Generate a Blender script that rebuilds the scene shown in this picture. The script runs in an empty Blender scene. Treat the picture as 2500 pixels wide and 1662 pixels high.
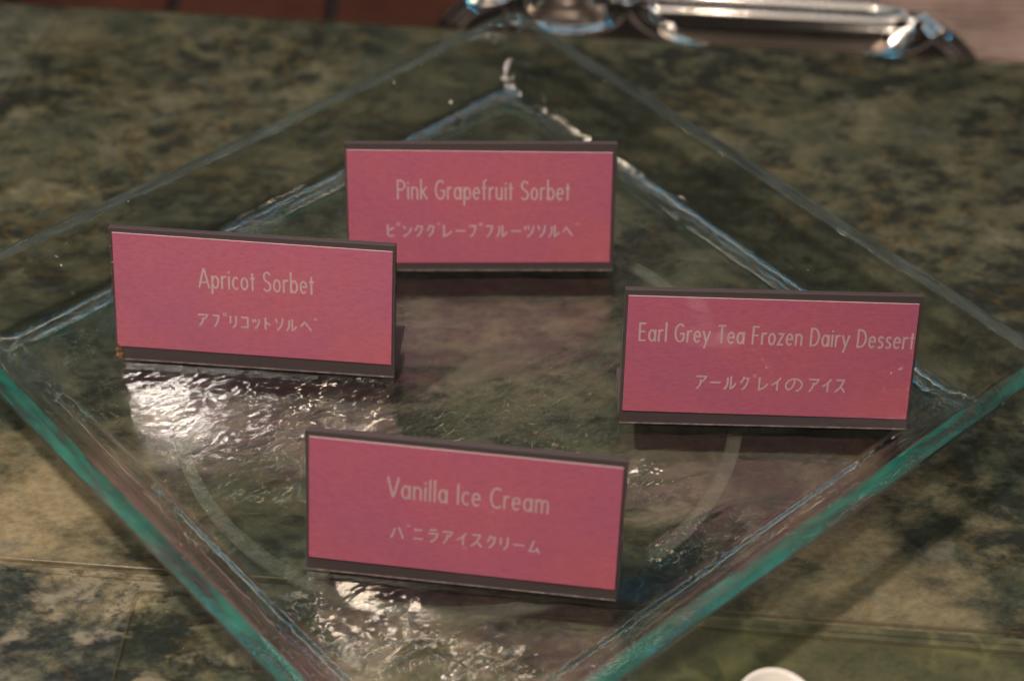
import bpy, bmesh, math, random
from mathutils import Vector, Matrix, noise as mnoise
random.seed(7)
S = bpy.context.scene
COL = S.collection

# ------------------------------------------------------------------ camera
F_PX, CAM_H, PITCH, ROLL = 4705.5, 0.47314, 0.742048, 0.021822
cd = bpy.data.cameras.new('camera')
cam = bpy.data.objects.new('camera', cd)
COL.objects.link(cam)
fw = Vector((0, math.cos(PITCH), -math.sin(PITCH)))
rt = Vector((1, 0, 0)); up = rt.cross(fw)
R_ = rt * math.cos(ROLL) + up * math.sin(ROLL)
U_ = -rt * math.sin(ROLL) + up * math.cos(ROLL)
m = Matrix((R_, U_, -fw)).transposed().to_4x4()
m.translation = Vector((0, 0, CAM_H))
cam.matrix_world = m
cd.sensor_width = 36
cd.lens = F_PX / 2500 * 36
cd.clip_start = 0.01; cd.clip_end = 50
cd.dof.use_dof = True
cd.dof.focus_distance = 0.655
cd.dof.aperture_fstop = 6.4
S.camera = cam

# ------------------------------------------------------------------ light
w = bpy.data.worlds.new('World'); S.world = w; w.use_nodes = True
bg = w.node_tree.nodes['Background']
bg.inputs[0].default_value = (1.0, 0.84, 0.74, 1); bg.inputs[1].default_value = 0.035

def area(name, loc, target, sx, sy, radiance, color, shape='RECTANGLE', spread=180):
    ld = bpy.data.lights.new(name, 'AREA')
    ld.shape = shape; ld.size = sx
    if shape in ('RECTANGLE', 'ELLIPSE'): ld.size_y = sy
    a = sx * sy * (1 if shape == 'RECTANGLE' else math.pi / 4)
    ld.energy = radiance * a * math.pi
    ld.color = color; ld.spread = math.radians(spread)
    o = bpy.data.objects.new(name, ld)
    o.location = loc
    o.rotation_euler = (Vector(target) - Vector(loc)).to_track_quat('-Z', 'Y').to_euler()
    COL.objects.link(o)
    return o
area('key_lamp', (-.366, .262, 1.0), (0, .5, 0), .068, .062, 410, (1, .87, .78), 'RECTANGLE', 90)
area('second_lamp', (-.205, .275, 1.0), (0, .5, 0), .045, .045, 300, (1, .78, .58))
area('overhead_fill', (.1, .0, 1.9), (0, .5, 0), .9, .7, 2.1, (1, .88, .76))  # unseen soft fill overhead, added for general brightness
area('sheen_fill', (.2, 2.3, 1.45), (0, .6, 0), 1.6, .5, .27, (1, .78, .66))  # unseen warm source, added for sheen on chrome and granite
for i, (x, y, z, r, L, c) in enumerate([
        (1.02, .88, 1.08, .07, 130, (1, .78, .58)),
        (-1.02, .84, 1.08, .07, 130, (1, .78, .58)),
        (.13, .36, 1.05, .030, 330, (1, .82, .66)),
        (.62, 1.25, .95, .018, 260, (.09, .55, 1.0)),
        (-.62, 1.25, .95, .018, 260, (.09, .60, 1.0)),
        (.95, .95, .95, .018, 260, (.10, .70, .95)),
        (.34, -.13, .72, .05, 240, (1, .84, .72)),
        (-.30, -.10, .70, .03, 150, (1, .84, .72))]):
    area('glint_lamp', (x, y, z), (0, .5, 0), r, r, L, c, 'DISK')  # small unseen lamps, added to put glints on the glass
# two thin unseen strips, cool and warm, added for glint lines on the glass
area('cool_glint_strip', (0, .88, 1.0), (0, .55, 0), 1.5, .010, 30, (.08, .60, 1.0))
area('warm_glint_strip', (0, 1.05, 1.03), (0, .55, 0), 1.3, .010, 42, (1, .80, .64))

S.view_settings.view_transform = 'Standard'
S.view_settings.look = 'None'
S.view_settings.exposure = -0.80
S.view_settings.gamma = 1
S.cycles.max_bounces = 14
S.cycles.transmission_bounces = 12
S.cycles.transparent_max_bounces = 16
S.cycles.caustics_refractive = True
S.cycles.caustics_reflective = True
S.cycles.blur_glossy = 0.0
S.cycles.sample_clamp_indirect = 70

# ------------------------------------------------------------------ helpers
def link(name, mesh, mat=None, parent=None):
    o = bpy.data.objects.new(name, mesh)
    COL.objects.link(o)
    if mat:
        for mm in (mat if isinstance(mat, (list, tuple)) else [mat]):
            mesh.materials.append(mm)
    if parent: o.parent = parent
    return o
def mesh_of(bm, name, smooth=False):
    me = bpy.data.meshes.new(name)
    bm.normal_update(); bm.to_mesh(me); bm.free()
    if smooth:
        for p in me.polygons: p.use_smooth = True
    return me
def empty(name, loc, rz=0):
    o = bpy.data.objects.new(name, None); COL.objects.link(o)
    o.location = loc; o.rotation_euler = (0, 0, rz); o.empty_display_size = .02
    return o
def tag(o, label=None, cat=None, group=None, kind=None):
    if label: o['label'] = label
    if cat: o['category'] = cat
    if group: o['group'] = group
    if kind: o['kind'] = kind
    return o
def box(bm, x0, x1, y0, y1, z0, z1, bev=0, seg=2):
    vs = [bm.verts.new((x, y, z)) for z in (z0, z1) for x, y in ((x0, y0), (x1, y0), (x1, y1), (x0, y1))]
    fs = [(0, 3, 2, 1), (4, 5, 6, 7), (0, 1, 5, 4), (1, 2, 6, 5), (2, 3, 7, 6), (3, 0, 4, 7)]
    faces = [bm.faces.new([vs[i] for i in f]) for f in fs]
    if bev:
        es = list({e for f in faces for e in f.edges})
        bmesh.ops.bevel(bm, geom=es, offset=bev, segments=seg, affect='EDGES', profile=.5)

# node helper
class NT:
    def __init__(s, name):
        s.m = bpy.data.materials.new(name); s.m.use_nodes = True
        s.t = s.m.node_tree; s.t.nodes.clear()
        s.out = s.n('ShaderNodeOutputMaterial')
    def n(s, typ, **kw):
        nd = s.t.nodes.new(typ)
        for k, v in kw.items():
            if k.startswith('i_'):
                nd.inputs[k[2:].replace('_', ' ')].default_value = v
            else: setattr(nd, k, v)
        return nd
    def l(s, a, b): s.t.links.new(a, b)
    def noise(s, vec, scale, detail=4, rough=.55, dist=0.0):
        nd = s.n('ShaderNodeTexNoise'); s.l(vec, nd.inputs['Vector'])
        nd.inputs['Scale'].default_value = scale; nd.inputs['Detail'].default_value = detail
        nd.inputs['Roughness'].default_value = rough; nd.inputs['Distortion'].default_value = dist
        return nd.outputs['Fac']
    def ramp(s, fac, stops, interp='LINEAR'):
        nd = s.n('ShaderNodeValToRGB'); s.l(fac, nd.inputs[0]); cr = nd.color_ramp; cr.interpolation = interp
        while len(cr.elements) < len(stops): cr.elements.new(.5)
        for e, (p, c) in zip(cr.elements, stops):
            e.position = p; e.color = c if len(c) == 4 else (*c, 1)
        return nd.outputs[0]
    def mix(s, fac, a, b, mode='MIX'):
        nd = s.n('ShaderNodeMix'); nd.data_type = 'RGBA'; nd.blend_type = mode
        for sock, v in ((nd.inputs[0], fac), (nd.inputs[6], a), (nd.inputs[7], b)):
            if hasattr(v, 'links'): s.l(v, sock)
            elif isinstance(v, (int, float)): sock.default_value = v
            else: sock.default_value = (*v, 1)
        return nd.outputs[2]
    def coord(s, scale=(1, 1, 1), rot=(0, 0, 0), loc=(0, 0, 0)):
        tc = s.n('ShaderNodeTexCoord'); mp = s.n('ShaderNodeMapping')
        s.l(tc.outputs['Object'], mp.inputs[0])
        mp.inputs['Scale'].default_value = scale; mp.inputs['Rotation'].default_value = rot
        mp.inputs['Location'].default_value = loc
        return mp.outputs[0]
    def math(s, op, a, b=None):
        nd = s.n('ShaderNodeMath'); nd.operation = op
        for k, v in enumerate((a, b)):
            if v is None: continue
            if hasattr(v, 'links'): s.l(v, nd.inputs[k])
            else: nd.inputs[k].default_value = v
        return nd.outputs[0]
    def bump(s, h, dist, strength=1, normal=None):
        nd = s.n('ShaderNodeBump'); s.l(h, nd.inputs['Height'])
        nd.inputs['Distance'].default_value = dist; nd.inputs['Strength'].default_value = strength
        if normal: s.l(normal, nd.inputs['Normal'])
        return nd.outputs[0]
    def schlick(s, f0, normal=None):
        lw = s.n('ShaderNodeLayerWeight'); lw.inputs['Blend'].default_value = .5
        if normal: s.l(normal, lw.inputs['Normal'])
        return s.math('ADD', s.math('MULTIPLY', s.math('POWER', lw.outputs['Facing'], 5.0), 1 - f0), f0)
    def mixsh(s, fac, a, b):
        nd = s.n('ShaderNodeMixShader')
        if hasattr(fac, 'links'): s.l(fac, nd.inputs[0])
        else: nd.inputs[0].default_value = fac
        s.l(a, nd.inputs[1]); s.l(b, nd.inputs[2]); return nd.outputs[0]
def principled(nt, **kw):
    p = nt.n('ShaderNodeBsdfPrincipled')
    for k, v in kw.items():
        sock = p.inputs[k.replace('_', ' ')]
        if hasattr(v, 'links'): nt.l(v, sock)
        else: sock.default_value = (*v, 1) if isinstance(v, tuple) and len(v) == 3 else v
    nt.l(p.outputs[0], nt.out.inputs[0])
    return p

# ------------------------------------------------------------------ materials
Z_GR = -.0165           # granite top
def granite(name, loc=(0, 0, 0), crisp=0.0):
    t = NT(name)
    v = t.coord((1, 1.5, 1), (0, 0, math.radians(-32)), loc)
    n1 = t.noise(v, 36, 7, .64, .15)
    base = t.ramp(n1, [(.28, (.030, .040, .033)), (.43, (.064, .071, .051)), (.57, (.104, .103, .070)), (.74, (.18, .172, .13))])
    n2 = t.noise(v, 66, 7, .68, .15)
    n6 = t.noise(v, 11, 3, .5, .3)
    dsum = t.math('ADD', t.math('MULTIPLY', n2, .62), t.math('MULTIPLY', n6, .38))
    dark = t.ramp(dsum, [(.455, (0, 0, 0)), (.555, (.94, .94, .94))])
    c = t.mix(dark, base, (.018, .022, .020))
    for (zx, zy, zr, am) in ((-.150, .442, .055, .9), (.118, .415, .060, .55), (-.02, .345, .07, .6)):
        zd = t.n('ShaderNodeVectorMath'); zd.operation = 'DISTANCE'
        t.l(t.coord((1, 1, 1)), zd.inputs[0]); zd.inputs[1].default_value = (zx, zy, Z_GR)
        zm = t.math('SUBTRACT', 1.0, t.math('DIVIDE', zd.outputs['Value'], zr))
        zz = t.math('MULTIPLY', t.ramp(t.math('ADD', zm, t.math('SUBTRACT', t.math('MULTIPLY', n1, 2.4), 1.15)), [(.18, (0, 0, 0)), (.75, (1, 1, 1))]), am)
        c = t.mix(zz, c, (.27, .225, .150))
    n3 = t.noise(v, 64, 4, .6, .3)
    blue = t.ramp(n3, [(.58, (0, 0, 0)), (.70, (.55, .55, .55))])
    c = t.mix(blue, c, (.105, .118, .112))
    n4 = t.noise(v, 11, 5, .6, 1.2)
    o = t.ramp(n4, [(.480, (0, 0, 0)), (.50, (.26, .26, .26)), (.520, (0, 0, 0))])
    c = t.mix(o, c, (.17, .115, .045))
    n5 = t.noise(v, 320, 3, .7)
    sp = t.ramp(n5, [(.35, (.60, .60, .60)), (.65, (1.34, 1.34, 1.34))])
    c = t.mix(.5 + .35 * crisp, c, sp, 'MULTIPLY')
    if crisp:
        n7 = t.noise(v, 110, 6, .7, .5)
        c = t.mix(t.ramp(n7, [(.54, (0, 0, 0)), (.62, (.8, .8, .8))]), c, (.018, .02, .018))
        n8 = t.noise(v, 60, 4, .6, .5)
        c = t.mix(t.ramp(n8, [(.55, (0, 0, 0)), (.66, (.7, .7, .7))]), c, (.26, .225, .165))
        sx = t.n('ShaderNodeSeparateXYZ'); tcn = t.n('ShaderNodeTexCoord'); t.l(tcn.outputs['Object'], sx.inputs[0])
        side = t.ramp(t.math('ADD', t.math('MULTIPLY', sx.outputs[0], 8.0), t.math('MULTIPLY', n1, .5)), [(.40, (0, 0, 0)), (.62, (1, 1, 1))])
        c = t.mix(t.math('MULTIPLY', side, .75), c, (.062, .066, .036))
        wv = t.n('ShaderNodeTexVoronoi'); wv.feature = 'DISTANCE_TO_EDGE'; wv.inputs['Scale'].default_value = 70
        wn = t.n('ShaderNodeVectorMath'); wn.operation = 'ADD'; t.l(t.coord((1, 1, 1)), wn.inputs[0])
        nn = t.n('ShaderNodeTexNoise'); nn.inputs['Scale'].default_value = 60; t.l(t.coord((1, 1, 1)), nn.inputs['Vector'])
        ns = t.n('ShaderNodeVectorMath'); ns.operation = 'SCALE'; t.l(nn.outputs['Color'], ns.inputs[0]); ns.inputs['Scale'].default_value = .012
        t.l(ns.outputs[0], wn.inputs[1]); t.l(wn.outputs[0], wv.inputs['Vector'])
        caustic_net = t.math('MULTIPLY', t.ramp(wv.outputs['Distance'], [(.02, (.8, .8, .8)), (.16, (0, 0, 0))]), side)  # net of caustic light painted into the stone colour
        c = t.mix(t.math('MULTIPLY', caustic_net, t.ramp(n6, [(.38, (0, 0, 0)), (.50, (.6, .6, .6))])), c, (.19, .19, .09))
    principled(t, Base_Color=c, Roughness=.34, IOR=1.5, Specular_IOR_Level=.15)
    return t.m
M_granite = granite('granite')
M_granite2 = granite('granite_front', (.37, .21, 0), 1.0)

def clear_sheet(name, tint, haze):
    # polished clear acrylic: reflects by Fresnel, otherwise lets light straight through
    t = NT(name)
    tr = t.n('ShaderNodeBsdfTransparent'); tr.inputs[0].default_value = (*tint, 1)
    v = t.coord()
    b = t.bump(t.noise(v, 30, 3), .0006, .35)
    gl = t.n('ShaderNodeBsdfGlossy'); gl.inputs['Roughness'].default_value = haze
    t.l(b, gl.inputs['Normal'])
    t.l(t.mixsh(t.schlick(.014), tr.outputs[0], gl.outputs[0]), t.out.inputs[0])
    return t.m
M_sheet = clear_sheet('clear_acrylic', (.985, .98, .95), .10)
M_sheet2 = clear_sheet('clear_acrylic_green', (.99, .99, .96), .12)
t = NT('acrylic_edge')
tr = t.n('ShaderNodeBsdfTranslucent'); tr.inputs[0].default_value = (.42, .33, .19, 1)
g = t.n('ShaderNodeBsdfPrincipled'); g.inputs['Base Color'].default_value = (.20, .155, .09, 1); g.inputs['Roughness'].default_value = .3
tp = t.n('ShaderNodeBsdfTransparent'); tp.inputs[0].default_value = (.95, .92, .85, 1)
t.l(t.mixsh(.55, t.mixsh(.5, g.outputs[0], tr.outputs[0]), tp.outputs[0]), t.out.inputs[0])
M_edge = t.m

# tray glass ---------------------------------------------------------
TC = Vector((-.0125, .4985)); TYAW = math.radians(42.0)
_c = Matrix.Rotation(-TYAW, 2) @ (Vector((-.125, .470)) - TC)
CALM = (_c.x, _c.y, 0)     # the smoothest patch of the hammered floor
def glass_mat(name, transp, rough=0.0, pebble=1.0, f0=.045):
    t = NT(name)
    v = t.coord((1, 1, 1)); vs = t.coord((1, 1.9, 1), (0, 0, math.radians(-20)))
    h1 = t.noise(vs, 40, 2, .45, 1.2)
    h2 = t.noise(v, 500, 1, .5, .5)
    h3 = t.noise(vs, 150, 1, .5, .6)
    msk = t.ramp(t.noise(v, 17, 2), [(.44, (.12,) * 3), (.56, (1, 1, 1))])
    vd = t.n('ShaderNodeVectorMath'); vd.operation = 'DISTANCE'; t.l(v, vd.inputs[0]); vd.inputs[1].default_value = CALM
    calm = t.ramp(t.math('MULTIPLY', vd.outputs['Value'], 10.0), [(.15, (.34,) * 3), (.42, (1, 1, 1))])
    msk = t.math('MULTIPLY', msk, calm)
    h = t.math('ADD', t.math('MULTIPLY', h1, t.math('ADD', msk, .10)), t.math('MULTIPLY', h2, .012))
    h = t.math('ADD', h, t.math('MULTIPLY', t.math('MULTIPLY', h3, msk), .62))
    b = t.bump(h, .0006 * pebble, 1.0)
    gl = t.n('ShaderNodeBsdfGlass'); gl.inputs['IOR'].default_value = 1.52
    gl.inputs['Roughness'].default_value = rough
    gl.inputs['Color'].default_value = (.965, .99, .98, 1)
    t.l(b, gl.inputs['Normal'])
    gs = t.n('ShaderNodeBsdfGlossy'); gs.inputs['Roughness'].default_value = rough; t.l(b, gs.inputs['Normal'])
    tp = t.n('ShaderNodeBsdfTransparent'); tp.inputs[0].default_value = (.965, .985, .97, 1)
    thin = t.mixsh(t.schlick(f0, b), tp.outputs[0], gs.outputs[0])
    t.l(t.mixsh(transp, gl.outputs[0], thin), t.out.inputs[0])
    return t.m
M_glass = glass_mat('tray_glass', .92, .008, 1.0, .050)
M_wall = glass_mat('tray_wall_glass', .88, .025, 2.8, .085)
M_base = glass_mat('tray_bend_glass', .58, .02, .38, .15)
M_under = glass_mat('tray_glass_underside', .86, .02, 2.4, .026)
M_rim = glass_mat('tray_rim_glass', 0.0, .04, .5)
def rim_mat():
    # ground edge of the plate: clear-green glass with guided light inside it painted as teal
    t = NT('tray_rim_edge')
    uvn = t.n('ShaderNodeUVMap'); mp = t.n('ShaderNodeMapping'); t.l(uvn.outputs[0], mp.inputs[0])
    mp.inputs['Scale'].default_value = (1, 5.5, 1)
    v = mp.outputs[0]
    b = t.bump(t.noise(v, 60, 2), .0006, .3)
    gl = t.n('ShaderNodeBsdfGlass'); gl.inputs['IOR'].default_value = 1.52; gl.inputs['Roughness'].default_value = .08
    t.l(b, gl.inputs['Normal'])
    tl = t.n('ShaderNodeBsdfTranslucent'); df = t.n('ShaderNodeBsdfDiffuse')
    n = t.noise(v, 46, 5, .62, .8)
    near = t.ramp(n, [(.37, (.11, .085, .08)), (.42, (.03, .09, .07)), (.455, (.010, .20, .145)), (.60, (.012, .38, .28)), (.72, (.05, .62, .50))])
    far = t.ramp(n, [(.38, (.08, .095, .095)), (.55, (.18, .23, .23)), (.70, (.32, .42, .42))])
    lw = t.n('ShaderNodeLayerWeight')
    fc = t.ramp(lw.outputs['Facing'], [(.325, (0, 0, 0)), (.365, (1, 1, 1))])
    blot = t.mix(fc, near, far)
    t.l(blot, tl.inputs[0]); t.l(blot, df.inputs[0])
    painted_glow = t.mixsh(.5, tl.outputs[0], df.outputs[0])
    gs = t.n('ShaderNodeBsdfGlossy'); gs.inputs['Roughness'].default_value = .26; t.l(b, gs.inputs['Normal'])
    clear = t.n('ShaderNodeBsdfTransparent'); clear.inputs[0].default_value = (.80, .92, .88, 1)
    painted_glow = t.mixsh(t.ramp(t.noise(v, 22, 4), [(.38, (.68,) * 3), (.62, (.30,) * 3)]), painted_glow, clear.outputs[0])
    body = t.mixsh(t.ramp(fc, [(0, (.18,) * 3), (1, (.4,) * 3)]), painted_glow, gl.outputs[0])
    t.l(t.mixsh(t.schlick(.038, b), body, gs.outputs[0]), t.out.inputs[0])
    return t.m
M_rim = rim_mat()

t = NT('foot_ring'); v = t.coord()
tp = t.n('ShaderNodeBsdfTransparent'); tp.inputs[0].default_value = (.93, .95, .93, 1)
df = t.n('ShaderNodeBsdfDiffuse'); df.inputs[0].default_value = (.34, .34, .28, 1)
nz = t.noise(v, 60, 3)
t.l(t.mixsh(t.ramp(nz, [(.3, (.08,) * 3), (.7, (.20,) * 3)]), tp.outputs[0], df.outputs[0]), t.out.inputs[0])
M_ring = t.m

# sign materials ------------------------------------------------------
def card_mat(name, tint):
    t = NT(name)
    v = t.coord((1, 1, 3.2)); v2 = t.coord((1, 1, 1))
    fibre = t.noise(v, 380, 5, .7)
    broad = t.noise(v2, 28, 3, .5)
    c = t.ramp(broad, [(.35, (.46 * tint[0], .120 * tint[1], .190 * tint[2])), (.65, (.52 * tint[0], .128 * tint[1], .160 * tint[2]))])
    c = t.mix(.5, c, t.ramp(fibre, [(.33, (.80, .76, .80)), (.62, (1.12, 1.16, 1.14))]), 'MULTIPLY')
    b = t.bump(t.noise(v, 300, 4, .6), .0002, .25)
    p = principled(t, Base_Color=c, Roughness=.6, Specular_IOR_Level=.25)
    t.l(b, p.inputs['Normal'])
    p.inputs['Coat Weight'].default_value = 1; p.inputs['Coat Roughness'].default_value = .02
    p.inputs['Coat IOR'].default_value = 1.68
    return t.m
t = NT('letter_ink'); v = t.coord((1, 1, 1))
c = t.ramp(t.noise(v, 900, 2, .7), [(.3, (.47, .33, .34)), (.7, (.60, .42, .43))])
p = principled(t, Base_Color=c, Roughness=.6)
p.inputs['Coat Weight'].default_value = 1; p.inputs['Coat Roughness'].default_value = .02
M_ink = t.m
t = NT('dark_acrylic'); v = t.coord((1, 1, 1)); sv = t.coord((.06, 1, 1.0), (0, math.radians(2), 0))
c = t.mix(t.ramp(t.noise(v, 700, 3, .7), [(.70, (0, 0, 0)), (.76, (.5, .5, .5))]), (.072, .056, .058), (.18, .15, .145))
scr = t.ramp(t.noise(sv, 900, 1, .4), [(.70, (0, 0, 0)), (.78, (.4, .4, .4))])
c = t.mix(scr, c, (.15, .12, .115))
p = principled(t, Base_Color=c, Roughness=.34, Specular_IOR_Level=.5)
M_frame = t.m
t = NT('worn_edge')
c = t.ramp(t.noise(t.coord(), 500, 4, .7), [(.35, (.09, .07, .065)), (.7, (.34, .27, .24))])
principled(t, Base_Color=c, Roughness=.5); M_worn = t.m
t = NT('paper_edge'); principled(t, Base_Color=(.72, .62, .60), Roughness=.7); M_paper = t.m
t = NT('food_stain')
c = t.ramp(t.noise(t.coord(), 420, 4, .7), [(.35, (.03, .015, .008)), (.55, (.22, .11, .04)), (.75, (.5, .36, .24))])
principled(t, Base_Color=c, Roughness=.35); M_stain = t.m

# background materials ------------------------------------------------
t = NT('chrome'); v = t.coord()
b = t.bump(t.noise(v, 40, 3), .0008, .25)
p = principled(t, Base_Color=(.62, .58, .54), Metallic=1.0, Roughness=.09); t.l(b, p.inputs['Normal'])
M_chrome = t.m
t = NT('shaded_well'); principled(t, Base_Color=(.13, .105, .085), Metallic=.9, Roughness=.35); M_well = t.m  # darker metal stands in for the dim room mirrored in the wells
t = NT('brown_tile'); v = t.coord((1, 1, 1))
c = t.ramp(t.noise(v, 18, 4), [(.3, (.040, .013, .008)), (.7, (.085, .028, .017))])
principled(t, Base_Color=c, Roughness=.45); M_brown = t.m
t = NT('dark_grout'); principled(t, Base_Color=(.012, .008, .007), Roughness=.7); M_grout = t.m
t = NT('woven_mat'); v = t.coord((.25, 1, 1))
wv = t.n('ShaderNodeTexWave'); wv.bands_direction = 'Y'; wv.inputs['Scale'].default_value = 45; wv.inputs['Distortion'].default_value = 1.5
t.l(t.coord((1, 1, 1)), wv.inputs['Vector'])
c = t.mix(.6, t.ramp(t.noise(v, 300, 4, .7), [(.3, (.25, .165, .13)), (.7, (.40, .29, .24))]), t.ramp(wv.outputs['Fac'], [(.2, (.45, .42, .40)), (.7, (1.15, 1.15, 1.15))]), 'MULTIPLY')
principled(t, Base_Color=c, Roughness=.85); M_mat = t.m
t = NT('white_plastic'); v = t.coord()
p = principled(t, Base_Color=(.74, .66, .58), Roughness=.3, Subsurface_Weight=.15); M_white = t.m

# ------------------------------------------------------------------ surface
Z_GR = -.0165           # granite top
SL = -.067              # slope of the sheet edges in plan
# granite counter (one sheet of rock with a thickness and a rounded far edge)
def yfar(x): return .757 + SL * (x + .207)
bm = bmesh.new()
n = 40; X0, X1 = -1.2, 1.2
prof = [(-.9, 0)] + [(-.004 + .004 * math.sin(a), -.004 + .004 * math.cos(a)) for a in [k * math.pi / 8 for k in range(5)]] + [(0, -.035), (-.9, -.035)]
rows = []
for i in range(n + 1):
    x = X0 + (X1 - X0) * i / n
    rows.append([bm.verts.new((x, yfar(x) + a, Z_GR + b)) for a, b in prof])
for i in range(n):
    for k in range(len(prof) - 1):
        bm.faces.new((rows[i][k], rows[i][k + 1], rows[i + 1][k + 1], rows[i + 1][k]))
bmesh.ops.recalc_face_normals(bm, faces=bm.faces)
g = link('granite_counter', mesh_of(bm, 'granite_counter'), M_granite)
tag(g, 'green and tan polished granite counter under everything', None, None, 'structure')

# coarser inlay of granite at the front, in front of the first sheet
def ynear(x, off=0): return .4147 + SL * (x + .166) + off

def sheet(name, pts, z0, z1, mat, bev=.0008):
    bm = bmesh.new()
    lo = [bm.verts.new((x, y, z0)) for x, y in pts]; hi = [bm.verts.new((x, y, z1)) for x, y in pts]
    ft = bm.faces.new(hi); fb = bm.faces.new(lo[::-1])
    N = len(pts)
    for i in range(N):
        f = bm.faces.new((lo[i], lo[(i + 1) % N], hi[(i + 1) % N], hi[i])); f.material_index = 1
    bmesh.ops.bevel(bm, geom=[e for e in ft.edges], offset=bev, segments=2, affect='EDGES', profile=.5)
    for f in bm.faces:
        if abs(f.normal.z) < .999 and f.material_index == 0:
            f.material_index = 1
    bm.normal_update()
    for f in bm.faces: f.material_index = 0 if abs(f.normal.z) > .98 else 1
    return link(name, mesh_of(bm, name), [mat, M_edge])
ZA = -.0085
s1 = sheet('acrylic_sheet', [(-.26, ynear(-.26)), (.75, ynear(.75)), (.75, yfar(.75) - .012), (-.206, yfar(-.206) - .012), (-.262, ynear(-.262) + .02)],
           ZA - .0016, ZA, M_sheet, .0004)
tag(s1, 'wide clear acrylic sheet lying over the granite beneath the glass tray', 'sheet')
# feet that carry it (clear pads)
pts2 = [(-.1215, .4035), (-.1205, .4062), (-.1175, .4072), (.0665, .3967), (.1658, .3895), (.75, .347), (.75, .05), (-.135, .05)]
s2 = sheet('acrylic_sheet', pts2, Z_GR + .0008, Z_GR + .0026, M_sheet2, .0004)
tag(s2, 'smaller clear greenish acrylic sheet lying on the granite along the bottom edge', 'sheet')
for (x, y) in ((-.19, .44), (-.19, .70), (.6, .40), (.6, .66), (0.02, .70)):
    bm = bmesh.new()
    ret = bmesh.ops.create_cone(bm, cap_ends=True, segments=24, radius1=.006, radius2=.006, depth=abs(Z_GR - (ZA - .0016)) - .0002,
                                matrix=Matrix.Translation((x, y, (Z_GR + ZA - .0016) / 2)))
    o = link('spacer', mesh_of(bm, 'spacer'), M_sheet, s1)

# front granite slab (coarser figure), flush inlay 4 mm below sheets is avoided: it lies on the counter
bm = bmesh.new()
ptsf = [(-1.1, ynear(-1.1, .004)), (1.1, ynear(1.1, .004)), (1.1, -.14), (-1.1, -.14)]
vs = [bm.verts.new((x, y, Z_GR + .0003)) for x, y in ptsf]
bm.faces.new(vs[::-1])
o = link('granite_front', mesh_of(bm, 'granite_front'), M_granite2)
tag(o, 'coarse speckled granite at the front of the counter', None, None, 'structure')

# ------------------------------------------------------------------ glass tray
TC = Vector((-.0125, .4985)); TYAW = math.radians(-3.0) + math.pi / 4
# measured: square turned about 42 degrees in plan
TYAW = math.radians(42.0)
tray = empty('glass_tray', (TC.x, TC.y, 0), TYAW)
tag(tray, 'large square clear glass tray with raised sides and green edge holding four signs', 'tray')
def rsq(w, r, n_side=56, n_c=12):
    pts = []
    r = min(r, w * .98)
    c = w - r
    for k in range(4):
        a0 = k * math.pi / 2
        ca, sa = math.cos(a0), math.sin(a0)
        for j in range(n_side):
            s = -c + 2 * c * j / n_side
            x, y = w, s
            pts.append((x * ca - y * sa, x * sa + y * ca))
        for j in range(n_c):
            a = (j / n_c) * math.pi / 2
            x, y = c + r * math.cos(a), c + r * math.sin(a)
            pts.append((x * ca - y * sa, x * sa + y * ca))
    return pts
prof = []   # (half width, corner radius, z, mat)
for k in range(1, 35): w_ = .114 * k / 34; prof.append((w_, max(.0005, w_ * .055), 0.0, 0))
prof += [(.1155, .0065, 0.0, 0), (.1162, .0065, .0004, 0), (.1170, .0065, .0006, 0), (.1178, .0065, .0004, 0), (.1186, .0065, 0.0, 0)]
prof += [(.1198, .0065, .0001, 0), (.1212, .0065, .00035, 0), (.1225, .0065, .0008, 0), (.1237, .0065, .0015, 0), (.1247, .0065, .0024, 0), (.1255, .0065, .0035, 0), (.1262, .0065, .0048, 0),
                    ]
for k in range(1, 27):
    u = k / 26; prof.append((.1262 + .0096 * u - .0004 * math.sin(math.pi * u), .0065 - .0020 * u, .0048 + .0166 * u, 0))
NIN = len(prof)
prof += [
(.1364, .0050, .0223, 0), (.1368, .0050, .0226, 1), (.1405, .0055, .0225, 1), (.1430, .0060, .0221, 1),
         (.1436, .0062, .0213, 0), (.1430, .0062, .0200, 0), (.1405, .0085, .0160, 0), (.138, .009, .0112, 0), (.1352, .011, .0062, 0), (.1322, .012, .0015, 0),
         (.1298, .0065, -.0018, 0), (.1268, .0065, -.0042, 0), (.1235, .0065, -.0055, 0), (.120, .0065, -.0060, 0)]
for k in range(1, 12): w_ = .12 * (12 - k) / 12; prof.append((w_, max(.0005, w_ * .1), -.006, 0))
bm = bmesh.new()
loops = []
for (w_, r_, z_, mi) in prof:
    lp = []
    for (x, y) in rsq(w_, r_):
        amt = 1 if w_ > .118 else .35
        dcorn = max(0.0, 1 - abs(abs(x) - abs(y)) / .008) if (.0045 < z_ < .0225 and w_ < .1362) else 0
        q = Vector((x * 42, y * 42, z_ * 42))
        dn = mnoise.noise(q) * .00014 * (1 if w_ > .119 else .0)
        q2 = Vector((x * 16 + 9, y * 16, z_ * 5)); ds = mnoise.noise(q2) * .0005 * (1 if w_ > .13 else 0)
        dn += dcorn * .00006 * math.sin(z_ * 2 * math.pi / .0021 + 3 * mnoise.noise(Vector((x * 90, y * 90, 0))))
        L = math.hypot(x, y) or 1
        k = 1 + (dn + ds) / L
        lp.append(bm.verts.new((x * k, y * k, z_ + dn * .6 + (ds * .5 if w_ > .13 else 0))))
    loops.append(lp)
N = len(loops[0])
c0 = bm.verts.new((0, 0, 0)); c1 = bm.verts.new((0, 0, -.006))
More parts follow.
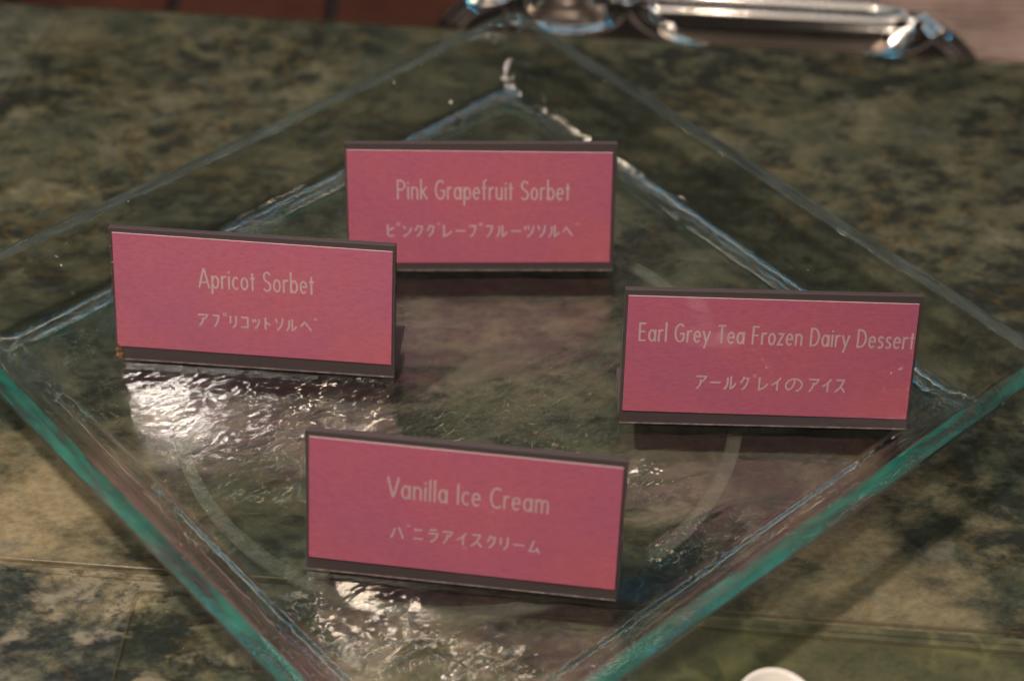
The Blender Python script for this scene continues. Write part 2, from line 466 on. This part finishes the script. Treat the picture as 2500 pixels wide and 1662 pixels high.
for i in range(N):
    j = (i + 1) % N
    bm.faces.new((c0, loops[0][i], loops[0][j]))
    bm.faces.new((c1, loops[-1][j], loops[-1][i]))
    for k in range(len(loops) - 1):
        f = bm.faces.new((loops[k][i], loops[k + 1][i], loops[k + 1][j], loops[k][j]))
        zk, wk = prof[k][2], prof[k][0]
        bend = (34 <= k <= 45) or (k > NIN and wk > .121 and (zk < -.0005 or zk > .017))
        f.material_index = 1 if (prof[k][3] and prof[k + 1][3]) else 4 if bend else (2 if prof[k][2] <= -.0054 and prof[k + 1][2] <= -.0054 else (3 if k >= 38 else 0))
bmesh.ops.recalc_face_normals(bm, faces=bm.faces)
uvl = bm.loops.layers.uv.new('UVMap')
prv = []; acc = 0
for k, (w_, r_, z_, mi) in enumerate(prof):
    if k: acc += math.hypot(w_ - prof[k - 1][0], z_ - prof[k - 1][2])
    prv.append(acc)
vid = {}
for k, lp in enumerate(loops):
    for i, v_ in enumerate(lp): vid[v_] = (i, k)
for f in bm.faces:
    ids = [vid.get(l.vert) for l in f.loops]
    if None in ids: continue
    wrap = max(i for i, k in ids) - min(i for i, k in ids) > 5
    for l, (i, k) in zip(f.loops, ids):
        ii = i + (N if (wrap and i < 5) else 0)
        l[uvl].uv = (ii / N * 1.14, prv[k])
body_me = mesh_of(bm, 'tray_body', True)
for p in body_me.polygons:
    if p.material_index == 1: p.use_smooth = False
body = link('tray_body', body_me, [M_glass, M_rim, M_under, M_wall, M_base], tray)

# circular foot ring under the floor
bm = bmesh.new()
NR = 160; RC = .0985
cx = Matrix.Rotation(-TYAW, 2) @ Vector((-.0185 - TC.x, .4925 - TC.y))
for i in range(NR): pass
secs = [(RC - .0025, -.0062), (RC + .0025, -.0062), (RC + .0021, -.0082), (RC - .0021, -.0082)]
rows = [[bm.verts.new((cx.x + (r + .0005 * mnoise.noise(Vector((math.cos(a) * 3, math.sin(a) * 3, r * 900)))) * math.cos(a), cx.y + r * math.sin(a), z)) for r, z in secs]
        for a in [2 * math.pi * i / NR for i in range(NR)]]
for i in range(NR):
    for k in range(4):
        bm.faces.new((rows[i][k], rows[i][(k + 1) % 4], rows[(i + 1) % NR][(k + 1) % 4], rows[(i + 1) % NR][k]))
bmesh.ops.recalc_face_normals(bm, faces=bm.faces)
link('foot_ring', mesh_of(bm, 'foot_ring'), M_ring, tray)

# ------------------------------------------------------------------ stroke lettering
def Q(p0, p1, p2, n=8):
    return [((1 - t) ** 2 * p0[0] + 2 * t * (1 - t) * p1[0] + t * t * p2[0], (1 - t) ** 2 * p0[1] + 2 * t * (1 - t) * p1[1] + t * t * p2[1]) for t in [i / n for i in range(n + 1)]]
def arc(cx, cy, rx, ry, a0, a1, n=14):
    return [(cx + rx * math.cos(math.radians(a0 + (a1 - a0) * i / n)), cy + ry * math.sin(math.radians(a0 + (a1 - a0) * i / n))) for i in range(n + 1)]
XH = .655
def oval(x0, x1, y0=0.04, y1=XH - .04):
    return arc((x0 + x1) / 2, (y0 + y1) / 2, (x1 - x0) / 2, (y1 - y0) / 2, 90, 450, 26)
hs = .045
LAT = {
 'P': (.42, [[(.05, 0), (.05, 1)], [(.05, 1 - hs)] + [(.20, 1 - hs)] + arc(.20, .725, .185, .23, 90, -90) + [(.05, .495)]]),
 'i': (.10, [[(.05, 0), (.05, XH)], 'dot:.05,.845']),
 'n': (.36, [[(.05, 0), (.05, XH)], [(.05, .44)] + arc(.185, .44, .13, .175, 180, 0, 14) + [(.315, 0)]]),
 'k': (.36, [[(.05, 0), (.05, 1.05)], [(.05, .30), (.32, XH)], [(.12, .39), (.345, 0)]]),
 'G': (.50, [arc(.27, .5, .225, .465, 48, 340, 26)[:-1] + [(.455, .30), (.455, .46), (.27, .46)]]),
 'r': (.25, [[(.05, 0), (.05, XH)], [(.05, .42)] + arc(.19, .44, .13, .18, 180, 62, 8)]),
 'a': (.38, [oval(.045, .325), [(.34, XH), (.34, 0)]]),
 'p': (.38, [[(.05, XH), (.05, -.29)], oval(.065, .34)]),
 'b': (.38, [[(.05, 0), (.05, 1.05)], oval(.065, .34)]),
 'e': (.36, [[(.05, .345), (.315, .345)] + arc(.18, .3275, .137, .287, 4, 318, 24)]),
 'f': (.24, [[(.10, 0), (.10, .84)] + arc(.19, .86, .09, .15, 180, 70, 8), [(0.0, XH - .04), (.21, XH - .04)]]),
 'u': (.36, [[(.045, XH), (.045, .22)] + arc(.175, .22, .13, .18, 180, 360, 14), [(.305, XH), (.305, 0)]]),
 't': (.24, [[(.11, 0), (.11, .88)], [(0.0, XH - .04), (.225, XH - .04)]]),
 'S': (.40, [[(.355, .83)] + arc(.205, .745, .145, .215, 30, 205, 12) + Q((.075, .66), (.10, .56), (.21, .50), 5)[1:] + Q((.21, .50), (.36, .42), (.36, .26), 6)[1:] + arc(.195, .25, .165, .21, 0, -150, 12)[1:]]),
 'o': (.37, [oval(.045, .325)]),
 'A': (.50, [[(.01, 0), (.24, .99)], [(.26, .99), (.49, 0)], [(.09, .29), (.41, .29)]]),
 'c': (.32, [arc(.19, .3275, .145, .287, 48, 312, 22)]),
 'E': (.38, [[(.05, 0), (.05, 1)], [(.05, 1 - hs), (.34, 1 - hs)], [(.05, .52), (.32, .52)], [(.05, hs), (.34, hs)]]),
 'F': (.36, [[(.05, 0), (.05, 1)], [(.05, 1 - hs), (.33, 1 - hs)], [(.05, .50), (.31, .50)]]),
 'l': (.10, [[(.05, 0), (.05, 1.05)]]),
 'y': (.36, [[(.015, XH), (.185, .04)], [(.345, XH), (.09, -.29)]]),
 'T': (.38, [[(.19, 0), (.19, 1)], [(0, 1 - hs), (.38, 1 - hs)]]),
 'z': (.31, [[(.02, XH - .04), (.265, XH - .04), (.035, .04), (.29, .04)]]),
 'D': (.47, [[(.05, 0), (.05, 1)], [(.05, 1 - hs), (.16, 1 - hs)] + arc(.16, .5, .26, .455, 90, -90, 22) + [(.05, hs)]]),
 's': (.29, [[(.245, .535)] + arc(.15, .495, .095, .125, 35, 210, 9) + Q((.07, .43), (.09, .37), (.16, .335), 4)[1:] + Q((.16, .335), (.25, .28), (.25, .18), 4)[1:] + arc(.14, .175, .11, .135, 0, -145, 9)[1:]]),
 'V': (.46, [[(.01, 1), (.225, .03)], [(.245, .03), (.45, 1)]]),
 'I': (.10, [[(.05, 0), (.05, 1)]]),
 'C': (.44, [arc(.28, .5, .235, .465, 52, 308, 24)]),
 'm': (.56, [[(.05, 0), (.05, XH)], [(.05, .44)] + arc(.165, .44, .115, .175, 180, 0, 12) + [(.28, 0)], [(.28, .44)] + arc(.395, .44, .115, .175, 180, 0, 12) + [(.51, 0)]]),
}
KANA = {
 'ア': [[(.02, .93), (.97, .93)] + Q((.97, .93), (.88, .70), (.60, .53), 6)[1:], Q((.50, .70), (.52, .25), (.10, .0))],
 'イ': [Q((.95, 1), (.6, .62), (0, .42)), [(.62, .68), (.62, 0)]],
 'ク': [Q((.40, 1), (.30, .72), (.0, .50)), [(.34, .86), (.97, .86)] + Q((.97, .86), (.88, .25), (.22, 0), 8)[1:]],
 'コ': [[(.03, .90), (.94, .90), (.94, .0)], [(0, .08), (.94, .08)]],
 'ス': [[(.10, .93), (.84, .93)] + Q((.84, .93), (.62, .32), (.0, .02), 8)[1:], Q((.55, .42), (.80, .25), (1.0, .0), 6)],
 'ソ': [Q((.02, .96), (.14, .82), (.20, .60), 5), Q((.97, 1), (1.0, .35), (.26, .0))],
 'ツ': [Q((.02, .92), (.08, .80), (.11, .60), 4), Q((.38, .96), (.44, .84), (.47, .64), 4), Q((.98, .96), (1.0, .32), (.30, .0))],
 'ッ': [Q((.02, .78), (.08, .68), (.11, .52), 4), Q((.38, .82), (.44, .72), (.47, .56), 4), Q((.98, .82), (1.0, .26), (.30, .0))],
 'ト': [[(.10, 1), (.10, 0)], [(.10, .64), (1, .36)]],
 'ニ': [[(.10, .84), (.88, .84)], [(0, .14), (1, .14)]],
 'の': [[(.54, .88), (.50, .55), (.38, .24), (.22, .10), (.08, .22), (.04, .46), (.14, .72), (.36, .90), (.60, .93), (.83, .80), (.96, .55), (.92, .28), (.78, .08), (.62, .0)]],
 'ハ': [Q((.30, .80), (.24, .35), (0, .02)), Q((.62, .88), (.86, .50), (1, .0))],
 'ヒ': [[(.06, 1), (.06, .18)] + Q((.06, .18), (.08, .05), (.40, .05), 5)[1:] + [(.98, .05)], Q((.06, .55), (.6, .60), (.92, .76), 5)],
 'フ': [[(0, .92), (.97, .92)] + Q((.97, .92), (.86, .25), (.20, 0), 8)[1:]],
 'ヘ': [[(0, .42), (.36, .80), (1, .12)]],
 'ム': [Q((.46, 1), (.32, .50), (.10, .12)), [(0, .10), (.90, .18)], [(.70, .42), (1, 0)]],
 'ラ': [[(.15, .97), (.86, .97)], [(.02, .68), (.95, .68)] + Q((.95, .68), (.86, .20), (.25, 0), 8)[1:]],
 'リ': [[(.04, .96), (.04, .36)], [(.95, 1), (.95, .50)] + Q((.95, .50), (.92, .15), (.40, 0), 6)[1:]],
 'ル': [[(.28, .90), (.28, .50)] + Q((.28, .50), (.26, .2), (0, 0), 6)[1:], [(.58, 1), (.58, .06)] + Q((.58, .06), (.85, .14), (1, .44), 5)[1:]],
 'レ': [[(.06, 1), (.06, .05)] + Q((.06, .05), (.70, .14), (1, .50), 6)[1:]],
 'ン': [Q((.02, .86), (.2, .80), (.34, .64), 4), Q((1, .76), (.82, .18), (.05, .02))],
 'ー': [[(0, .50), (1, .50)]],
}
def ribbon(bm, pts, wd, dz):
    pts = [Vector(p) for p in pts]
    cl = [pts[0]]
    for p in pts[1:]:
        if (p - cl[-1]).length > 1e-6: cl.append(p)
    pts = cl
    closed = (pts[0] - pts[-1]).length < 1e-5 and len(pts) > 3
    if closed: pts = pts[:-1]
    n = len(pts); L = []; Rr = []
    for i, p in enumerate(pts):
        a = pts[(i - 1) % n] if (closed or i > 0) else None
        b = pts[(i + 1) % n] if (closed or i < n - 1) else None
        d1 = (p - a).normalized() if a is not None else None
        d2 = (b - p).normalized() if b is not None else None
        if d1 is None: d1 = d2
        if d2 is None: d2 = d1
        t_ = d1 + d2
        t_ = t_.normalized() if t_.length > 1e-4 else d1
        nn = Vector((-t_.y, t_.x)); c = max(.35, nn.dot(Vector((-d1.y, d1.x))))
        o_ = nn * (wd / 2 / c)
        L.append(bm.verts.new((p.x + o_.x, -dz, p.y + o_.y))); Rr.append(bm.verts.new((p.x - o_.x, -dz, p.y - o_.y)))
    for i in range(n if closed else n - 1):
        j = (i + 1) % n
        bm.faces.new((Rr[i], Rr[j], L[j], L[i]))
def latin_line(bm, text, x0, x1, y0, y1, cap, wd):
    adv = 0; items = []
    for ch in text:
        if ch == ' ': adv += .27; continue
        wch, st = LAT[ch]; items.append((adv, st)); last = adv + wch; adv += wch + (.085)
    sx = (x1 - x0) / last
    for k, (a, st) in enumerate(items):
        for q, s_ in enumerate(st):
            if isinstance(s_, str):
                cx_, cy_ = map(float, s_[4:].split(','))
                s_ = [(cx_, cy_ - .05), (cx_, cy_ + .05)]
            P = []
            for (u, v_) in s_:
                xx = x0 + (a + u) * sx
                P.append((xx, y0 + (y1 - y0) * (xx - x0) / (x1 - x0) + v_ * cap))
            ribbon(bm, P, wd, q * .000012)
def kana_line(bm, chars, spans, y0, y1, h, wd):
    xa, xb = spans[0][0], spans[-1][1]
    for ch, (a, b) in zip(chars, spans):
        yb = y0 + (y1 - y0) * ((a + b) / 2 - xa) / (xb - xa)
        if ch == '゜':
            r = (b - a) / 2 * .78
            ribbon(bm, arc((a + b) / 2, yb + h * 1.0, r, r, 0, 360, 18), wd * .55, 0); continue
        if ch == '゛':
            w2 = b - a
            for q in (0, .5):
                ribbon(bm, [(a + w2 * (q + .05), yb + h * 1.12), (a + w2 * (q + .32), yb + h * .93)], wd * .42, 0)
            continue
        for q, s_ in enumerate(KANA[ch]):
            P = [(a + wd / 2 + u * (b - a - wd), yb + wd / 2 + v_ * (h - wd)) for u, v_ in s_]
            if ch == 'の':
                PP = []
                for i in range(len(P) - 1):
                    p0, p1, p2, p3 = P[max(0, i - 1)], P[i], P[i + 1], P[min(len(P) - 1, i + 2)]
                    for tt in (0, .25, .5, .75):
                        PP.append(tuple(.5 * (2 * p1[k] + (p2[k] - p0[k]) * tt + (2 * p0[k] - 5 * p1[k] + 4 * p2[k] - p3[k]) * tt ** 2 + (-p0[k] + 3 * p1[k] - 3 * p2[k] + p3[k]) * tt ** 3) for k in (0, 1)))
                P = PP + [P[-1]]
            ribbon(bm, P, wd, q * .000012)

# ------------------------------------------------------------------ signs
LEAN = math.radians(14.93); SH = .05155; SW = .1
mmm = .001
SIGNS = [
 dict(pos=(-.0124, .5541, .0342), card=[(-49.2, 49.0), (48.3, 48.0), (48.6, 3.7), (-49.2, 3.4)], tint=(.98, 1.0, 1.0),
      lat=('Pink Grapefruit Sorbet', -31.1, 33.1, 29.45, 29.0, 7.8),
      kana=('ヒ゜ンクク゛レーフ゜フルーツソルヘ゛', [(-35.18, -31.92), (-31.47, -29.88), (-29.43, -25.58), (-24.9, -21.5), (-20.36, -17.19), (-16.28, -14.92), (-14.24, -10.61), (-9.7, -5.39), (-4.71, -1.53), (-0.62, 0.74), (1.42, 4.6), (5.51, 10.06), (10.97, 15.29), (15.97, 20.06), (20.97, 24.38), (25.07, 29.62), (30.3, 34.63), (35.31, 36.9)], 14.1, 13.8, 5.4),
      label='pink sign reading Pink Grapefruit Sorbet, farthest back in the glass tray'),
 dict(pos=(-.0912, .4980, -.0664), card=[(-48.7, 49.8), (48.9, 49.3), (48.7, 5.3), (-49.2, 5.6)], tint=(1.0, 1.06, 1.08),
      lat=('Apricot Sorbet', -19.0, 21.6, 30.75, 31.0, 7.7),
      kana=('アフ゜リコットソルヘ゛', [(-20.06, -16.02), (-14.86, -12.07), (-10.92, -9.52), (-8.69, -5.82), (-4.89, -1.65), (-0.72, 2.28), (3.67, 6.22), (7.37, 10.61), (11.3, 15.46), (16.38, 20.77), (21.46, 22.61)], 15.6, 15.9, 5.3),
      label='pink sign reading Apricot Sorbet, at the left with a chipped stained corner'),
 dict(pos=(.0876, .4744, -.0026), card=[(-48.8, 49.4), (48.8, 48.7), (49.3, 4.3), (-48.9, 5.2)], tint=(.96, .94, 1.0),
      lat=('Earl Grey Tea Frozen Dairy Dessert', -44.8, 48.7, 32.4, 31.6, 7.05),
      kana=('アールク゛レイのアイス', [(-24.59, -20.46), (-19.77, -15.41), (-14.72, -10.36), (-9.21, -6.0), (-4.85, -3.56), (-3.01, 0.66), (1.35, 5.25), (6.08, 12.69), (13.98, 18.11), (18.8, 22.47), (23.25, 27.2)], 14.3, 14.0, 5.7),
      label='pink sign reading Earl Grey Tea Frozen Dairy Dessert, at the right of the tray'),
 dict(pos=(-.0148, .4000, -.1064), card=[(-48.8, 49.5), (48.7, 49.3), (49.1, 4.4), (-48.9, 5.0)], tint=(1.02, 1.0, 1.06),
      lat=('Vanilla Ice Cream', -24.0, 26.7, 30.35, 30.1, 7.65),
      kana=('ハ゛ニラアイスクリーム', [(-22.92, -18.46), (-17.69, -16.46), (-15.87, -12.02), (-11.11, -7.26), (-6.58, -2.73), (-1.83, 1.79), (2.47, 6.53), (7.66, 10.81), (11.85, 14.87), (15.86, 20.17), (20.71, 24.98)], 15.2, 14.9, 5.3),
      label='pink sign reading Vanilla Ice Cream, nearest the viewer at the front of the tray'),
]
Llean = Matrix.Rotation(-LEAN, 4, 'X')    # local XZ plane leaned back (+Y)
def lean_mesh(bm, z0=.0004):
    bmesh.ops.transform(bm, matrix=Matrix.Translation((0, 0, z0)) @ Llean, verts=bm.verts)
for si, sg in enumerate(SIGNS):
    x, y, a = sg['pos']
    root = empty('label_sign', (x, y, 0), a)
    tag(root, sg['label'], 'sign', 'pink ice cream flavour signs in the tray')
    # plate: front face on local y=0, 1.9 mm thick towards the back
    bm = bmesh.new()
    box(bm, -SW / 2, SW / 2, 0, .0025, 0.0, SH, .00022, 2)
    lean_mesh(bm)
    link('holder_plate', mesh_of(bm, 'holder_plate'), M_frame, root)
    # rubbed lower edge, paler than the plate
    bm = bmesh.new()
    box(bm, -SW / 2 + .0003, SW / 2 - .0003, -.00018, .0000, .00005, .00045)
    lean_mesh(bm); link('worn_edge', mesh_of(bm, 'worn_edge'), M_worn, root)
    # foot running back from the plate
    bm = bmesh.new()
    box(bm, -SW / 2 - .0002, SW / 2 + .0002, .0028, .026, .0003, .0022, .0002, 2)
    link('support_foot', mesh_of(bm, 'support_foot'), M_frame, root)
    # printed card
    cm = card_mat('pink_card_%s' % 'abcd'[si], sg['tint'])
    bm = bmesh.new()
    c4 = [(u * mmm, v_ * mmm) for u, v_ in sg['card']]
    (xl, zt), (xr, zt2), (xr2, zb2), (xl2, zb) = c4
    NX, NZ = 24, 12
    fr_ = [[None] * (NZ + 1) for _ in range(NX + 1)]
    for i in range(NX + 1):
        for k in range(NZ + 1):
            s_, t_ = i / NX, k / NZ
            px = (1 - t_) * ((1 - s_) * xl2 + s_ * xr2) + t_ * ((1 - s_) * xl + s_ * xr)
            pz = (1 - t_) * ((1 - s_) * zb + s_ * zb2) + t_ * ((1 - s_) * zt + s_ * zt2)
            fr_[i][k] = bm.verts.new((px, -.00032, pz))
    for i in range(NX):
        for k in range(NZ):
            bm.faces.new((fr_[i][k], fr_[i + 1][k], fr_[i + 1][k + 1], fr_[i][k + 1]))
    be = [e for e in bm.edges if e.is_boundary]
    ret = bmesh.ops.extrude_edge_only(bm, edges=be)
    for v_ in [g_ for g_ in ret['geom'] if isinstance(g_, bmesh.types.BMVert)]: v_.co.y = -.00004
    for f in [g_ for g_ in ret['geom'] if isinstance(g_, bmesh.types.BMFace)]: f.material_index = 1
    bmesh.ops.recalc_face_normals(bm, faces=bm.faces)
    bm.normal_update()
    lean_mesh(bm)
    card = link('card', mesh_of(bm, 'card'), [cm, M_paper], root)
    if card.data.polygons[0].normal.y > 0: card.data.flip_normals()
    for which in (0, 1):
        bm = bmesh.new()
        if which == 0:
            tx, u0, u1, v0, v1, cap = sg['lat']
            latin_line(bm, tx, u0 * mmm, u1 * mmm, v0 * mmm, v1 * mmm, cap * mmm, .00068)
        else:
            tx, sp_, v0, v1, hh = sg['kana']
            kana_line(bm, tx, [(p * mmm, q * mmm) for p, q in sp_], v0 * mmm, v1 * mmm, hh * mmm, .00064)
        bmesh.ops.translate(bm, verts=bm.verts, vec=(0, -.00035, 0))
        lean_mesh(bm)
        link('lettering', mesh_of(bm, 'lettering'), M_ink, card)
    if si == 1:
        bm = bmesh.new()
        for k in range(16):
            rr = random.uniform(.0004, .0011)
            bmesh.ops.create_icosphere(bm, subdivisions=2, radius=rr, matrix=Matrix.Translation((-.0498 + random.uniform(0, .0022), -.0001, random.uniform(.0006, .0060))) @ Matrix.Diagonal((1, .5, 1, 1)))
        for k in range(9):
            bmesh.ops.create_icosphere(bm, subdivisions=1, radius=random.uniform(.0002, .0004), matrix=Matrix.Translation((-.0499 + random.uniform(0, .0006), -.0001, random.uniform(.007, .045))))
        for v_ in bm.verts: v_.co += Vector((mnoise.noise(v_.co * 900), 0, mnoise.noise(v_.co * 900 + Vector((5, 5, 5))))) * .0004
        lean_mesh(bm)
        tag(link('food_stain', mesh_of(bm, 'food_stain', True), M_stain, root), 'brown crust stuck on the lower left corner')

# ------------------------------------------------------------------ behind the ledge
Z_LOW = -.075
bm = bmesh.new()
vs = [bm.verts.new(p) for p in ((-1.5, .70, Z_LOW - .004), (1.5, .70, Z_LOW - .004), (1.5, 3.0, Z_LOW - .004), (-1.5, 3.0, Z_LOW - .004))]
bm.faces.new(vs)
lowc = tag(link('back_counter', mesh_of(bm, 'back_counter'), M_grout), 'dark lower counter behind the granite ledge', None, None, 'structure')
for i in range(-4, 3):
    for j in range(2):
        bm = bmesh.new()
        x0 = -.015 + i * .082; yy0 = .80 + j * .12 - .045
        box(bm, x0 + .003, x0 + .079, yy0 + .002, yy0 + .118, Z_LOW - .004, Z_LOW + random.uniform(-.0005, .0005), .0012, 2)
        link('tile', mesh_of(bm, 'tile'), M_brown, lowc)
# woven mat on the right
bm = bmesh.new()
NX, NY = 60, 150
gr = []
for i in range(NX + 1):
    row = []
    for j in range(NY + 1):
        u, v_ = i / NX, j / NY
        X = .13 + u * .42; Y = .745 + v_ * .5
        z = Z_LOW + .006 + .0016 * math.sin(Y * 2 * math.pi / .0075 + .6 * math.sin(X * 30)) + .0006 * math.sin(X * 2 * math.pi / .05)
        row.append(bm.verts.new((X, Y - .06 * (X - .2), z)))
    gr.append(row)
for i in range(NX):
    for j in range(NY): bm.faces.new((gr[i][j], gr[i + 1][j], gr[i + 1][j + 1], gr[i][j + 1]))
ret = bmesh.ops.extrude_edge_only(bm, edges=[e for e in bm.edges if e.is_boundary])
for v_ in [g_ for g_ in ret['geom'] if isinstance(g_, bmesh.types.BMVert)]: v_.co.z = Z_LOW + .0006
mt = link('woven_mat', mesh_of(bm, 'woven_mat', True), M_mat)
tag(mt, 'beige ribbed woven mat under the right end of the chrome platter', 'mat')

# chrome platter with two wells, a height field with a rolled rim
def sd_rbox(px, py, cx_, cy_, hx, hy, r, skew=0.0):
    px = px - cx_ - skew * (py - cy_); py = py - cy_
    qx, qy = abs(px) - (hx - r), abs(py) - (hy - r)
    return math.hypot(max(qx, 0), max(qy, 0)) + min(max(qx, qy), 0) - r
def sstep(a, b, x):
    t_ = min(1, max(0, (x - a) / (b - a))); return t_ * t_ * (3 - 2 * t_)
PZ = -.040
def plat(px, py):
    d_out = sd_rbox(px, py, .088, .757, .131, .057, .052, 0)
    dA = (math.hypot((px - .022) / .0225, (py - .797) / .0185) - 1) * .020
    dB = max((math.hypot((px - .127) / .064, (py - .797) / .033) - 1) * .040, py - .797)
    z = PZ
    for d_, dep, wd_ in ((dA, .013, .009), (dB, .017, .013)):
        z -= dep * (1 - sstep(-wd_, .0005, d_))
        z += .0022 * math.exp(-((d_ - .0024) / .0024) ** 2)
    z += .0032 * math.exp(-((d_out + .0045) / .0022) ** 2) + .0018 * math.exp(-((d_out + .0105) / .0016) ** 2)
    z -= .030 * sstep(-.0025, .004, d_out)
    return d_out, z, min(dA + .005, dB + .006)
bm = bmesh.new()
step = .0013; gx = int(.285 / step); gy = int(.175 / step)
V = {}; WELL = {}
for i in range(gx):
    for j in range(gy):
        X = -.052 + i * step; Y = .690 + j * step
        d_, z, dw = plat(X, Y)
        if d_ < .0045: V[i, j] = bm.verts.new((X, Y - .06 * (X - .09), z)); WELL[i, j] = dw < 0
for (i, j) in list(V):
    if (i + 1, j) in V and (i, j + 1) in V and (i + 1, j + 1) in V:
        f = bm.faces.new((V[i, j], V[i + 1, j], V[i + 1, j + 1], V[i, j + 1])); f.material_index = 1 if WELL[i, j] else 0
pl = link('serving_platter', mesh_of(bm, 'serving_platter', True), [M_chrome, M_well])
tag(pl, 'shiny chrome platter with an oval and a long well behind the ledge', 'platter')

# ------------------------------------------------------------------ white spoon at the bottom edge
root = empty('white_spoon', (.0815, .3555, Z_GR + .0062), 0)
tag(root, 'rounded white spoon tip poking in at the bottom edge', 'spoon')
bm = bmesh.new()
NS, NT_ = 40, 14
def spoon_ring(k, thick):
    t_ = k / NT_
    pts = []
    for i in range(NS):
        a = 2 * math.pi * i / NS
        r = t_
        X = .0135 * r * math.cos(a); Y = .0175 * r * math.sin(a) - .0065
        z = .0065 + .0085 * (r ** 2.4) - (thick if thick else 0)
        pts.append(bm.verts.new((X * (1 - .02 * bool(thick)), Y, z)))
    return pts
topc = bm.verts.new((0, -.0065, .0065)); botc = bm.verts.new((0, -.0065, .0051))
T_ = [spoon_ring(k, 0) for k in range(1, NT_ + 1)]; B_ = [spoon_ring(k, .0014) for k in range(1, NT_ + 1)]
for i in range(NS):
    j = (i + 1) % NS
    bm.faces.new((topc, T_[0][i], T_[0][j])); bm.faces.new((botc, B_[0][j], B_[0][i]))
    for k in range(NT_ - 1):
        bm.faces.new((T_[k][i], T_[k + 1][i], T_[k + 1][j], T_[k][j])); bm.faces.new((B_[k][j], B_[k + 1][j], B_[k + 1][i], B_[k][i]))
    bm.faces.new((T_[-1][i], B_[-1][i], B_[-1][j], T_[-1][j]))
bmesh.ops.recalc_face_normals(bm, faces=bm.faces)
link('bowl', mesh_of(bm, 'bowl', True), M_white, root)
bm = bmesh.new()
box(bm, -.004, .004, -.12, -.022, .0125, .0150, .001, 2)
link('handle', mesh_of(bm, 'handle'), M_white, root)
